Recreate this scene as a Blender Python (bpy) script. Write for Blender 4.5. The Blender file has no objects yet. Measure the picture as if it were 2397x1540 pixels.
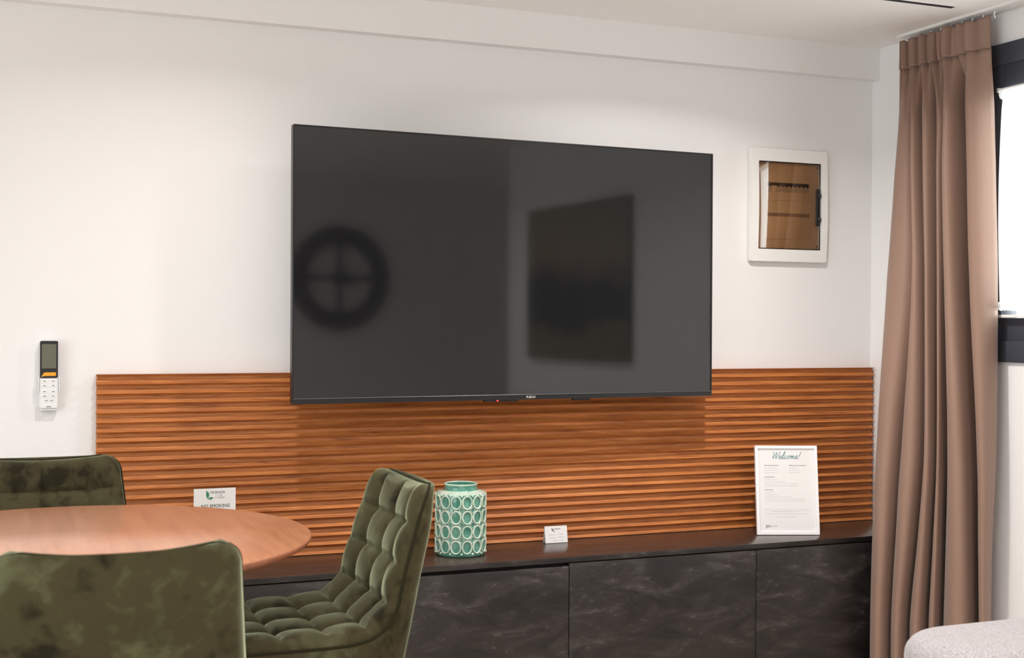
import bpy, bmesh, math, random
import numpy as np
from mathutils import Vector, Matrix
random.seed(7)
S = bpy.context.scene
COL = S.collection
PI = math.pi

# ------------------------------------------------------------------ materials
def nt(name):
    m = bpy.data.materials.new(name); m.use_nodes = True
    t = m.node_tree; b = t.nodes['Principled BSDF']
    return m, t, b
def N(t, kind, **kw):
    n = t.nodes.new(kind)
    for k, v in kw.items():
        if k in n.inputs: n.inputs[k].default_value = v
        else: setattr(n, k, v)
    return n
def ramp(t, stops, interp='LINEAR'):
    r = t.nodes.new('ShaderNodeValToRGB'); r.color_ramp.interpolation = interp
    e = r.color_ramp.elements
    while len(e) < len(stops): e.new(0.5)
    for i, (p, c) in enumerate(stops):
        e[i].position = p; e[i].color = (*c, 1) if len(c) == 3 else c
    return r
def plain(name, col, rough=.5, metal=0., spec=.5, bump=0., bscale=200., coat=0.):
    m, t, b = nt(name)
    b.inputs['Base Color'].default_value = (*col, 1)
    b.inputs['Roughness'].default_value = rough
    b.inputs['Metallic'].default_value = metal
    b.inputs['Specular IOR Level'].default_value = spec
    b.inputs['Coat Weight'].default_value = coat
    tc = N(t, 'ShaderNodeTexCoord')
    nz = N(t, 'ShaderNodeTexNoise', Scale=bscale, Detail=3.)
    t.links.new(tc.outputs['Object'], nz.inputs['Vector'])
    if bump > 0:
        bp = N(t, 'ShaderNodeBump', Strength=bump, Distance=.001)
        t.links.new(nz.outputs['Fac'], bp.inputs['Height']); t.links.new(bp.outputs['Normal'], b.inputs['Normal'])
    mr = N(t, 'ShaderNodeMapRange'); mr.inputs['To Min'].default_value = max(0, rough - .03); mr.inputs['To Max'].default_value = min(1, rough + .03)
    t.links.new(nz.outputs['Fac'], mr.inputs['Value']); t.links.new(mr.outputs['Result'], b.inputs['Roughness'])
    return m
def wood(name, stops, stretch, rough, scale=6., coord='Object', rotz=0., coat=0., bump=.15, detail=8.):
    m, t, b = nt(name)
    tc = N(t, 'ShaderNodeTexCoord'); mp = N(t, 'ShaderNodeMapping')
    mp.inputs['Scale'].default_value = stretch; mp.inputs['Rotation'].default_value = (0, 0, rotz)
    t.links.new(tc.outputs[coord], mp.inputs['Vector'])
    n1 = N(t, 'ShaderNodeTexNoise', Scale=scale, Detail=detail, Roughness=.62, Distortion=.35)
    n2 = N(t, 'ShaderNodeTexNoise', Scale=scale * 4.3, Detail=4., Roughness=.6)
    t.links.new(mp.outputs[0], n1.inputs['Vector']); t.links.new(mp.outputs[0], n2.inputs['Vector'])
    mx = N(t, 'ShaderNodeMix', data_type='FLOAT'); mx.inputs[0].default_value = .35
    t.links.new(n1.outputs['Fac'], mx.inputs[2]); t.links.new(n2.outputs['Fac'], mx.inputs[3])
    r = ramp(t, stops)
    t.links.new(mx.outputs[0], r.inputs['Fac']); t.links.new(r.outputs['Color'], b.inputs['Base Color'])
    b.inputs['Roughness'].default_value = rough; b.inputs['Coat Weight'].default_value = coat; b.inputs['Coat Roughness'].default_value = .28
    bp = N(t, 'ShaderNodeBump', Strength=bump, Distance=.001)
    t.links.new(mx.outputs[0], bp.inputs['Height']); t.links.new(bp.outputs['Normal'], b.inputs['Normal'])
    return m

M = {}
M['wall'] = plain('white_wall_paint', (.81, .80, .80), .75, bump=.05, bscale=350, spec=.3)
M['ceil'] = plain('white_ceiling_paint', (.88, .865, .855), .85, bump=.04, bscale=300, spec=.2)
M['floor'] = wood('oak_floor', [(.3, (.50, .43, .35)), (.7, (.64, .56, .47))], (1, 8, 1), .45)
M['white'] = plain('white_plastic', (.82, .81, .79), .35)
M['remote'] = plain('white_remote_plastic', (.80, .80, .81), .4)
M['button'] = plain('pale_grey_button', (.68, .68, .69), .5)
M['mark'] = plain('grey_print', (.16, .16, .16), .6)
M['softmark'] = plain('pale_grey_print', (.56, .555, .555), .6)
M['darkmark'] = plain('dark_print', (.04, .05, .05), .6)
M['teal'] = plain('teal_print', (.10, .25, .31), .6)
M['leaf'] = plain('green_print', (.03, .22, .10), .6)
M['black'] = plain('black_plastic', (.012, .012, .014), .35)
M['bezel'] = plain('black_tv_bezel', (.010, .010, .011), .3)
M['lcd'] = plain('grey_green_lcd', (.12, .125, .085), .3)
M['yellow'] = plain('yellow_sticker', (.80, .36, .02), .45)
M['paper'] = plain('white_paper', (.74, .735, .73), .7)
M['paperblue'] = plain('pale_paper_sheet', (.66, .70, .74), .75)
M['framewhite'] = plain('white_picture_frame', (.84, .82, .84), .35)
M['metalblack'] = plain('black_powder_coated_metal', (.02, .02, .022), .45, metal=.5)
M['chrome'] = plain('brushed_metal', (.55, .55, .55), .3, metal=1.)
M['alu'] = plain('anthracite_aluminium', (.050, .054, .070), .42, spec=.5)
M['track'] = plain('white_curtain_track', (.8, .8, .79), .4)
M['silver'] = plain('silver_lettering', (.75, .74, .72), .4)
M['clock'] = plain('dark_brown_iron', (.03, .018, .016), .6)
M['breaker'] = plain('breaker_grey', (.60, .585, .56), .5)
M['inner'] = plain('cream_breaker_cover', (.82, .78, .72), .5)
M['slot'] = plain('dark_slot', (.015, .015, .017), .6)
M['lining'] = plain('dark_cabinet_gap', (.008, .007, .007), .7)

def tv_screen():
    m, t, b = nt('dark_tv_glass')
    b.inputs['Base Color'].default_value = (.0078, .0083, .0096, 1)
    b.inputs['Specular IOR Level'].default_value = .85
    nz = N(t, 'ShaderNodeTexNoise', Scale=900.)
    tc = N(t, 'ShaderNodeTexCoord'); t.links.new(tc.outputs['Object'], nz.inputs['Vector'])
    mr = N(t, 'ShaderNodeMapRange'); mr.inputs['To Min'].default_value = .05; mr.inputs['To Max'].default_value = .065
    t.links.new(nz.outputs['Fac'], mr.inputs['Value']); t.links.new(mr.outputs['Result'], b.inputs['Roughness'])
    return m
M['screen'] = tv_screen()
def emit(name, col, s):
    m, t, b = nt(name); b.inputs['Emission Color'].default_value = (*col, 1); b.inputs['Emission Strength'].default_value = s
    b.inputs['Base Color'].default_value = (*col, 1)
    return m
M['led'] = emit('red_standby_led', (1, .03, .06), 3.)
M['lamp'] = emit('warm_lamp_diffuser', (1, .86, .72), 6.)

M['slat'] = wood('orange_brown_slat_wood', [(.30, (.10, .028, .007)), (.42, (.36, .115, .031)), (.58, (.53, .195, .054)), (.74, (.67, .29, .10))], (.9, 14, 20), .46, 5., bump=.25)
M['table'] = wood('light_walnut_table_wood', [(.3, (.34, .125, .055)), (.5, (.47, .195, .092)), (.72, (.55, .25, .13))], (18, 1.2, 18), .32, 3., rotz=.15, coat=.7, bump=.05)
M['edge'] = wood('walnut_table_edge', [(.3, (.24, .08, .035)), (.7, (.36, .13, .06))], (14, 14, 2), .4, 3.)
M['worktop'] = wood('dark_brown_wood_worktop', [(.28, (.022, .013, .010)), (.5, (.055, .034, .026)), (.75, (.10, .062, .046))], (1.2, 26, 26), .26, 5., bump=.12)

def stone():
    m, t, b = nt('oxidised_black_laminate')
    tc = N(t, 'ShaderNodeTexCoord'); mp = N(t, 'ShaderNodeMapping'); mp.inputs['Scale'].default_value = (1, 1, 3.0)
    t.links.new(tc.outputs['Object'], mp.inputs['Vector'])
    n1 = N(t, 'ShaderNodeTexNoise', Scale=4.2, Detail=9., Roughness=.66, Distortion=.9)
    n2 = N(t, 'ShaderNodeTexNoise', Scale=26., Detail=6., Roughness=.75, Distortion=.6)
    for n in (n1, n2): t.links.new(mp.outputs[0], n.inputs['Vector'])
    r1 = ramp(t, [(.40, (.0085, .0066, .0062)), (.54, (.021, .017, .016)), (.70, (.050, .044, .041))])
    r2 = ramp(t, [(.56, (0, 0, 0)), (.74, (1, 1, 1))])
    r3 = ramp(t, [(.47, (0, 0, 0)), (.62, (1, 1, 1))])
    t.links.new(n1.outputs['Fac'], r1.inputs['Fac']); t.links.new(n2.outputs['Fac'], r2.inputs['Fac']); t.links.new(n1.outputs['Fac'], r3.inputs['Fac'])
    mu = N(t, 'ShaderNodeMath', operation='MULTIPLY'); t.links.new(r2.outputs['Color'], mu.inputs[0]); t.links.new(r3.outputs['Color'], mu.inputs[1])
    mx = N(t, 'ShaderNodeMix', data_type='RGBA'); t.links.new(mu.outputs[0], mx.inputs[0]); t.links.new(r1.outputs['Color'], mx.inputs[6])
    mx.inputs[7].default_value = (.15, .138, .13, 1)
    t.links.new(mx.outputs[2], b.inputs['Base Color'])
    b.inputs['Roughness'].default_value = .42
    bp = N(t, 'ShaderNodeBump', Strength=.25, Distance=.001); t.links.new(n2.outputs['Fac'], bp.inputs['Height']); t.links.new(bp.outputs['Normal'], b.inputs['Normal'])
    return m
M['stone'] = stone()

def velvet(name, dark, mid, light, scale=7.):
    m, t, b = nt(name)
    tc = N(t, 'ShaderNodeTexCoord'); oi = N(t, 'ShaderNodeObjectInfo')
    ad = N(t, 'ShaderNodeVectorMath', operation='MULTIPLY_ADD'); ad.inputs[1].default_value = (1, 1, 1)
    sc_ = N(t, 'ShaderNodeVectorMath', operation='SCALE'); sc_.inputs[3].default_value = 7.; t.links.new(oi.outputs['Location'], sc_.inputs[0])
    t.links.new(tc.outputs['Object'], ad.inputs[0]); t.links.new(sc_.outputs[0], ad.inputs[2])
    n1 = N(t, 'ShaderNodeTexNoise', Scale=scale, Detail=4., Roughness=.5, Distortion=.25)
    n3 = N(t, 'ShaderNodeTexNoise', Scale=scale * 4.2, Detail=3., Roughness=.5, Distortion=.4)
    n2 = N(t, 'ShaderNodeTexNoise', Scale=650., Detail=2.)
    for n in (n1, n2, n3): t.links.new(ad.outputs[0], n.inputs['Vector'])
    mx = N(t, 'ShaderNodeMix', data_type='FLOAT'); mx.inputs[0].default_value = .33
    t.links.new(n1.outputs['Fac'], mx.inputs[2]); t.links.new(n3.outputs['Fac'], mx.inputs[3])
    r = ramp(t, [(.38, dark), (.47, mid), (.53, mid), (.64, light)])
    t.links.new(mx.outputs[0], r.inputs['Fac']); t.links.new(r.outputs['Color'], b.inputs['Base Color'])
    b.inputs['Roughness'].default_value = .85; b.inputs['Specular IOR Level'].default_value = .1
    b.inputs['Sheen Weight'].default_value = 1.; b.inputs['Sheen Roughness'].default_value = .33
    b.inputs['Sheen Tint'].default_value = (.60, .68, .46, 1)
    bp = N(t, 'ShaderNodeBump', Strength=.15, Distance=.0006); t.links.new(n2.outputs['Fac'], bp.inputs['Height']); t.links.new(bp.outputs['Normal'], b.inputs['Normal'])
    return m
M['velvet'] = velvet('olive_green_velvet', (.016, .0125, .006), (.048, .041, .019), (.088, .090, .046))
M['piping'] = plain('dark_olive_piping', (.020, .018, .008), .8, spec=.1)

def cloth(name, col, var, rough=.85, scale=500., sheen=.2, transl=0.):
    m, t, b = nt(name)
    tc = N(t, 'ShaderNodeTexCoord'); mp = N(t, 'ShaderNodeMapping'); mp.inputs['Scale'].default_value = (1, 1, 1)
    t.links.new(tc.outputs['Object'], mp.inputs['Vector'])
    n = N(t, 'ShaderNodeTexNoise', Scale=scale, Detail=2.); t.links.new(mp.outputs[0], n.inputs['Vector'])
    r = ramp(t, [(.3, tuple(c * (1 - var) for c in col)), (.7, tuple(min(1, c * (1 + var)) for c in col))])
    t.links.new(n.outputs['Fac'], r.inputs['Fac']); t.links.new(r.outputs['Color'], b.inputs['Base Color'])
    b.inputs['Roughness'].default_value = rough; b.inputs['Specular IOR Level'].default_value = .2
    b.inputs['Sheen Weight'].default_value = sheen
    bp = N(t, 'ShaderNodeBump', Strength=.2, Distance=.0008); t.links.new(n.outputs['Fac'], bp.inputs['Height']); t.links.new(bp.outputs['Normal'], b.inputs['Normal'])
    if transl:
        out = t.nodes['Material Output']; tr = N(t, 'ShaderNodeBsdfTranslucent'); tr.inputs['Color'].default_value = (*[min(1, c * 1.1) for c in col], 1)
        ms = N(t, 'ShaderNodeMixShader'); ms.inputs[0].default_value = transl
        t.links.new(b.outputs[0], ms.inputs[1]); t.links.new(tr.outputs[0], ms.inputs[2]); t.links.new(ms.outputs[0], out.inputs['Surface'])
    return m
M['curtain'] = cloth('taupe_brown_curtain_cloth', (.275, .172, .130), .05, .5, 700, .15)
M['band'] = cloth('taupe_brown_curtain_heading', (.27, .17, .13), .05, .6, 700, .1)
M['sofa'] = cloth('light_grey_melange_wool', (.335, .312, .32), .28, .9, 260, .2)
M['sheer'] = cloth('white_sheer_net', (.86, .86, .85), .03, .9, 900, 0., .6)

def glass(name, col, gloss=.05, r=.02):
    m, t, b = nt(name); out = t.nodes['Material Output']
    tr = N(t, 'ShaderNodeBsdfTransparent'); tr.inputs[0].default_value = (*col, 1)
    gl = N(t, 'ShaderNodeBsdfGlossy'); gl.inputs['Roughness'].default_value = r
    fr = N(t, 'ShaderNodeLayerWeight'); fr.inputs[0].default_value = .25
    mr = N(t, 'ShaderNodeMapRange'); mr.inputs['To Min'].default_value = gloss; mr.inputs['To Max'].default_value = .6
    t.links.new(fr.outputs['Fresnel'], mr.inputs['Value'])
    ms = N(t, 'ShaderNodeMixShader'); t.links.new(mr.outputs[0], ms.inputs[0]); t.links.new(tr.outputs[0], ms.inputs[1]); t.links.new(gl.outputs[0], ms.inputs[2])
    t.links.new(ms.outputs[0], out.inputs['Surface'])
    return m
M['glass'] = glass('clear_window_glass', (.96, .98, .97))
M['smoke'] = glass('smoky_brown_glass', (.64, .475, .325), .17)
M['acrylic'] = glass('clear_acrylic', (.95, .96, .96), .04)

def glaze(name, a, bcol):
    m, t, b = nt(name); tc = N(t, 'ShaderNodeTexCoord'); n = N(t, 'ShaderNodeTexNoise', Scale=28., Detail=4.)
    t.links.new(tc.outputs['Object'], n.inputs['Vector']); r = ramp(t, [(.35, a), (.68, bcol)])
    t.links.new(n.outputs['Fac'], r.inputs['Fac']); t.links.new(r.outputs['Color'], b.inputs['Base Color'])
    b.inputs['Roughness'].default_value = .14; b.inputs['Coat Weight'].default_value = .5; b.inputs['Coat Roughness'].default_value = .05
    return m
M['glaze'] = glaze('teal_green_glaze', (.045, .20, .145), (.13, .33, .26))
M['glazelight'] = glaze('pale_celadon_glaze', (.40, .55, .45), (.66, .74, .63))

def painting():
    m, t, b = nt('ochre_landscape_painting')
    tc = N(t, 'ShaderNodeTexCoord'); sp = N(t, 'ShaderNodeSeparateXYZ'); t.links.new(tc.outputs['Generated'], sp.inputs[0])
    n = N(t, 'ShaderNodeTexNoise', Scale=3.2, Detail=5., Distortion=.6); t.links.new(tc.outputs['Generated'], n.inputs['Vector'])
    ad = N(t, 'ShaderNodeMath', operation='MULTIPLY_ADD'); ad.inputs[1].default_value = .35
    t.links.new(n.outputs['Fac'], ad.inputs[0]); t.links.new(sp.outputs['Z'], ad.inputs[2])
    r = ramp(t, [(.10, (.16, .12, .04)), (.36, (.13, .10, .04)), (.44, (.008, .007, .006)), (.66, (.012, .010, .008)), (.74, (.10, .06, .03)), (.84, (.19, .145, .065)), (1., (.17, .13, .06))])
    t.links.new(ad.outputs[0], r.inputs['Fac']); t.links.new(r.outputs['Color'], b.inputs['Base Color']); b.inputs['Roughness'].default_value = .6
    return m
M['painting'] = painting()

# ------------------------------------------------------------------ helpers
def obj(name, bm, mat, parent=None, smooth=True, loc=None):
    me = bpy.data.meshes.new(name)
    if smooth:
        for f in bm.faces: f.smooth = True
    bm.to_mesh(me); bm.free()
    o = bpy.data.objects.new(name, me); COL.objects.link(o)
    for mm in (mat if isinstance(mat, (list, tuple)) else [mat]): me.materials.append(mm)
    if parent: o.parent = parent
    if loc: o.location = loc
    if smooth:
        try: me.set_sharp_from_angle(angle=math.radians(38))
        except Exception: pass
    return o
def thing(name, label, cat, loc=(0, 0, 0), rz=0., group=None, rot=None):
    o = bpy.data.objects.new(name, None); COL.objects.link(o); o.empty_display_size = .1
    o.location = loc; o.rotation_euler = rot if rot else (0, 0, rz)
    o['label'] = label; o['category'] = cat
    if group: o['group'] = group
    return o
def tag(o, label, cat, group=None):
    o['label'] = label; o['category'] = cat
    if group: o['group'] = group
    return o
def struct(name, bm, mat, smooth=False):
    o = obj(name, bm, mat, None, smooth); o['kind'] = 'structure'; return o
def box(bm, x0, x1, y0, y1, z0, z1, bev=0., seg=2):
    g = bmesh.ops.create_cube(bm, size=1)
    bmesh.ops.scale(bm, vec=(x1 - x0, y1 - y0, z1 - z0), verts=g['verts'])
    bmesh.ops.translate(bm, vec=((x0 + x1) / 2, (y0 + y1) / 2, (z0 + z1) / 2), verts=g['verts'])
    if bev > 0:
        es = list({e for v in g['verts'] for e in v.link_edges})
        bmesh.ops.bevel(bm, geom=es, offset=bev, segments=seg, affect='EDGES', profile=.5)
    return bm
def B(*a, **k): return box(bmesh.new(), *a, **k)
def tube(bm, pts, r, seg=8, closed=False, cap=True):
    pts = [Vector(p) for p in pts]; n = len(pts); rings = []
    rr = r if isinstance(r, (list, tuple)) else [r] * n
    prev = None
    for i, p in enumerate(pts):
        if closed: d = pts[(i + 1) % n] - pts[i - 1]
        else: d = pts[min(i + 1, n - 1)] - pts[max(i - 1, 0)]
        d.normalize()
        if prev is None:
            a = Vector((0, 0, 1)) if abs(d.z) < .9 else Vector((1, 0, 0))
        else: a = prev
        s = d.cross(a); s.normalize(); u = s.cross(d); prev = u
        rings.append([bm.verts.new(p + (s * math.cos(2 * PI * k / seg) + u * math.sin(2 * PI * k / seg)) * rr[i]) for k in range(seg)])
    m = n if closed else n - 1
    for i in range(m):
        A, C = rings[i], rings[(i + 1) % n]
        for k in range(seg): bm.faces.new((A[k], A[(k + 1) % seg], C[(k + 1) % seg], C[k]))
    if cap and not closed:
        bm.faces.new(rings[0][::-1]); bm.faces.new(rings[-1])
    return bm
def lathe(bm, prof, seg=48, c=(0, 0, 0)):
    rings = []
    for r, z in prof:
        if r < 1e-6: rings.append([bm.verts.new((c[0], c[1], c[2] + z))])
        else: rings.append([bm.verts.new((c[0] + r * math.cos(2 * PI * k / seg), c[1] + r * math.sin(2 * PI * k / seg), c[2] + z)) for k in range(seg)])
    for A, C in zip(rings, rings[1:]):
        for k in range(seg):
            k2 = (k + 1) % seg
            if len(A) == 1 and len(C) == 1: continue
            if len(A) == 1: bm.faces.new((A[0], C[k2], C[k]))
            elif len(C) == 1: bm.faces.new((A[k], A[k2], C[0]))
            else: bm.faces.new((A[k], A[k2], C[k2], C[k]))
    return bm
def sph(bm, c, r, seg=10):
    g = bmesh.ops.create_uvsphere(bm, u_segments=seg, v_segments=max(6, seg // 2 + 2), radius=r)
    bmesh.ops.translate(bm, vec=c, verts=g['verts']); return bm
def grid_faces(bm, V, closed_u=False):
    for i in range(len(V) - 1):
        n = len(V[0])
        for j in range(n if closed_u else n - 1):
            j2 = (j + 1) % n
            q = [V[i][j], V[i][j2], V[i + 1][j2], V[i + 1][j]]
            if len(set(q)) == 4: bm.faces.new(q)
def catmull(pts, n):
    P = [Vector(p) for p in pts]; P = [P[0] * 2 - P[1]] + P + [P[-1] * 2 - P[-2]]; out = []
    m = len(P) - 3
    for i in range(n):
        u = i / (n - 1) * m; k = min(int(u), m - 1); t = u - k
        a, b, c, d = P[k:k + 4]
        out.append(.5 * ((2 * b) + (c - a) * t + (2 * a - 5 * b + 4 * c - d) * t * t + (3 * b - a - 3 * c + d) * t ** 3))
    return out
def rrect(w, h, r, seg=6, cx=0, cz=0):
    out = []
    for (sx, sz, a0) in ((1, 1, 0), (-1, 1, PI / 2), (-1, -1, PI), (1, -1, 3 * PI / 2)):
        for k in range(seg + 1):
            a = a0 + PI / 2 * k / seg
            out.append((cx + sx * (w / 2 - r) + r * math.cos(a), cz + sz * (h / 2 - r) + r * math.sin(a)))
    return out
def slab_xz(bm, outline, y0, y1, hole=None):
    """closed plate in the xz plane from y0 (front) to y1 (back), with an optional hole of equal point count"""
    f = [bm.verts.new((x, y0, z)) for x, z in outline]; k = [bm.verts.new((x, y1, z)) for x, z in outline]
    n = len(outline)
    for i in range(n): bm.faces.new((f[i], k[i], k[(i + 1) % n], f[(i + 1) % n]))
    if hole is None:
        bm.faces.new(f); bm.faces.new(k[::-1])
    else:
        hf = [bm.verts.new((x, y0, z)) for x, z in hole]; hk = [bm.verts.new((x, y1, z)) for x, z in hole]
        for i in range(n):
            j = (i + 1) % n
            bm.faces.new((f[i], f[j], hf[j], hf[i])); bm.faces.new((k[j], k[i], hk[i], hk[j])); bm.faces.new((hf[i], hf[j], hk[j], hk[i]))
    bmesh.ops.recalc_face_normals(bm, faces=bm.faces)
    return bm
def text_bm(s, size, loc, extr=.0003, align='CENTER', sx=1., shear=0.):
    """lettering standing in the xz plane, read from -y"""
    cu = bpy.data.curves.new('lettering', 'FONT'); cu.body = s; cu.size = size; cu.extrude = extr; cu.align_x = align; cu.shear = shear; cu.resolution_u = 3
    o = bpy.data.objects.new('lettering', cu); COL.objects.link(o)
    dg = bpy.context.evaluated_depsgraph_get(); me = bpy.data.meshes.new_from_object(o.evaluated_get(dg))
    bm = bmesh.new(); bm.from_mesh(me)
    bpy.data.objects.remove(o); bpy.data.curves.remove(cu); bpy.data.meshes.remove(me)
    for v in bm.verts: v.co = Vector((v.co.x * sx + loc[0], -v.co.z + loc[1], v.co.y + loc[2]))
    return bm
def join(*bms):
    out = bmesh.new()
    for b in bms:
        me = bpy.data.meshes.new('t'); b.to_mesh(me); out.from_mesh(me); b.free(); bpy.data.meshes.remove(me)
    return out
GLY = {  # one-stroke script letters: advance, strokes
 'W': (.98, [[(.0, .95), (.06, 1.0), (.10, .55), (.14, .02), (.34, .55), (.50, .98), (.52, .45), (.58, .02), (.80, .5), (1.0, 1.05)]]),
 'V': (.8, [[(.0, .9), (.08, 1.0), (.16, .5), (.22, .0), (.45, .5), (.62, 1.0), (.75, 1.05)]]),
 'e': (.46, [[(.0, .12), (.2, .24), (.34, .38), (.22, .48), (.08, .3), (.14, .03), (.34, .03), (.5, .15)]]),
 'l': (.34, [[(.0, .12), (.2, .5), (.3, .95), (.2, 1.05), (.12, .6), (.12, .1), (.22, .0), (.36, .15)]]),
 'c': (.44, [[(.32, .42), (.2, .48), (.06, .28), (.12, .03), (.3, .03), (.46, .16)]]),
 'o': (.50, [[(.22, .48), (.05, .3), (.12, .02), (.32, .1), (.34, .36), (.22, .48), (.34, .40), (.52, .44)]]),
 'm': (.72, [[(.0, .4), (.08, .46), (.08, .0), (.12, .3), (.26, .46), (.3, .3), (.3, .0), (.36, .3), (.5, .46), (.54, .25), (.56, .04), (.72, .12)]]),
 'i': (.26, [[(.0, .12), (.1, .46), (.1, .06), (.28, .12)], [(.14, .66), (.16, .70)]]),
 'a': (.5, [[(.34, .42), (.2, .48), (.05, .25), (.14, .02), (.32, .3), (.36, .44), (.36, .06), (.52, .14)]]),
 's': (.4, [[(.0, .12), (.22, .5), (.3, .2), (.2, .0), (.06, .04)]]),
 '!': (.3, [[(.22, 1.05), (.12, .3)], [(.09, .06), (.10, .02)]]),
}
def script(s, size, loc, r, shear=.22):
    bm = bmesh.new(); w = sum(GLY[c][0] for c in s); x = -w / 2
    for c in s:
        adv, st = GLY[c]
        for pts in st:
            q = [(loc[0] + size * (x + px + shear * pz), loc[1], loc[2] + size * pz) for px, pz in pts]
            tube(bm, catmull(q, max(4, len(q) * 4)), r, 5)
        x += adv
    return bm

# ------------------------------------------------------------------ dimensions found from the photograph (metres)
ZC = 2.183; XW = 2.964; YB = -5.0; XL = -2.3
CAMZ = 1.19

# ------------------------------------------------------------------ the room
bm = B(XL - .1, 4.3, YB - .1, .1, -.06, 0.); struct('floor', bm, M['floor'])
bm = B(XL - .1, 4.3, YB - .1, .1, ZC, ZC + .08); struct('ceiling', bm, M['ceil'])
bm = B(XL - .1, XW + .25, 0., .12, 0., ZC); struct('wall_back', bm, M['wall'])
# window wall with its opening
WY0, WY1, WZ0, WZ1 = -.515, -1.16, 1.072, 2.079
bm = bmesh.new()
box(bm, XW, XW + .22, WY0, 0., 0, ZC); box(bm, XW, XW + .22, -3.10, WY1, 0, ZC)
box(bm, XW, XW + .22, WY1, WY0, 0, WZ0); box(bm, XW, XW + .22, WY1, WY0, WZ1, ZC)
struct('wall_right', bm, M['wall'])
bm = B(XW + .22, 4.3, -3.10, -2.91, 0, ZC); struct('wall_alcove', bm, M['wall'])
bm = B(4.2, 4.3, YB, -3.10, 0, ZC); struct('wall_passage', bm, M['wall'])
bm = B(XL - .1, 4.3, YB - .1, YB, 0, ZC); struct('wall_front', bm, M['wall'])
bm = bmesh.new()
LY0, LY1, LZ1 = -4.5, -1.15, 2.05
box(bm, XL - .12, XL, LY1, 0, 0, ZC); box(bm, XL - .12, XL, YB, LY0, 0, ZC); box(bm, XL - .12, XL, LY0, LY1, LZ1, ZC)
struct('wall_left', bm, M['wall'])
# shallow boxed band along the top of the wall
bm = B(XL, XW, -.042, 0., 2.069, ZC); struct('trim_1', bm, M['wall'])
bm = B(XL, .24, -.014, 0., 0, .08); struct('baseboard_back', bm, M['white'])

def frame_yz(bm, x0, x1, y0, y1, z0, z1, w, bev=.004):
    box(bm, x0, x1, y0, y0 + w, z0, z1, bev); box(bm, x0, x1, y1 - w, y1, z0, z1, bev)
    box(bm, x0, x1, y0 + w, y1 - w, z0, z0 + w, bev); box(bm, x0, x1, y0 + w, y1 - w, z1 - w, z1, bev)
    return bm
w1 = bpy.data.objects.new('window_1', None); COL.objects.link(w1); w1['kind'] = 'structure'; w1.location = (XW, -.84, WZ0)
def wpart(name, bm, mat, root, smooth=True):
    for v in bm.verts: v.co -= root.location
    return obj(name, bm, mat, root, smooth)
wpart('window_frame', frame_yz(bmesh.new(), XW - .012, XW + .07, WY1, WY0, WZ0, WZ1, .068), M['alu'], w1)
wpart('sash', frame_yz(bmesh.new(), XW - .004, XW + .062, WY1 + .062, WY0 - .062, WZ0 + .062, WZ1 - .062, .078), M['alu'], w1)
wpart('window_pane', B(XW + .03, XW + .036, WY1 + .14, WY0 - .14, WZ0 + .13, WZ1 - .13), M['glass'], w1, False)
w2 = bpy.data.objects.new('window_2', None); COL.objects.link(w2); w2['kind'] = 'structure'; w2.location = (XL, -2.8, 0)
wpart('window_frame', frame_yz(bmesh.new(), XL - .1, XL - .02, LY0, LY1, 0, LZ1, .06), M['alu'], w2)
wpart('mullion', B(XL - .09, XL - .03, -2.86, -2.79, .06, LZ1 - .06), M['alu'], w2)
wpart('window_pane', B(XL - .065, XL - .059, LY0 + .05, LY1 - .05, .05, LZ1 - .05), M['glass'], w2, False)

# ------------------------------------------------------------------ fluted wood panel
def fluted():
    x0, x1, z0, z1 = .272, 2.958, .484, 1.032
    pitch = .02713; n = int(round((z1 - z0) / pitch)); pitch = (z1 - z0) / n
    prof = []
    for i in range(n):
        zt = z1 - i * pitch
        for k in range(12):
            u = k / 12; prof.append((zt - u * pitch, math.sin(PI * u ** .66)))
    prof.append((z0, 0.))
    bm = bmesh.new(); nx = 3
    fr = []
    for z, d in prof:
        y = -.034 + .0150 * max(d, 0.) ** .85
        e = .0055 * d
        fr.append([bm.verts.new((x, y, z)) for x in (x0 + e, (x0 + x1) / 2, x1 - e * .3)])
    grid_faces(bm, fr)
    bk = [[bm.verts.new((x, -.001, z)) for x in (x0 + .004, (x0 + x1) / 2, x1)] for z in (z1, z0)]
    bm.faces.new((fr[0][0], fr[0][1], bk[0][1], bk[0][0])); bm.faces.new((fr[0][1], fr[0][2], bk[0][2], bk[0][1]))
    bm.faces.new((bk[1][0], bk[1][1], fr[-1][1], fr[-1][0])); bm.faces.new((bk[1][1], bk[1][2], fr[-1][2], fr[-1][1]))
    bm.faces.new([r[0] for r in fr] + [bk[1][0], bk[0][0]]); bm.faces.new([r[2] for r in fr][::-1] + [bk[0][2], bk[1][2]])
    bmesh.ops.recalc_face_normals(bm, faces=bm.faces)
    return bm
tag(obj('fluted_wall_panel', fluted(), M['slat']), 'orange-brown horizontally ribbed wood panel on the wall below the television', 'wall panel')

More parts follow.
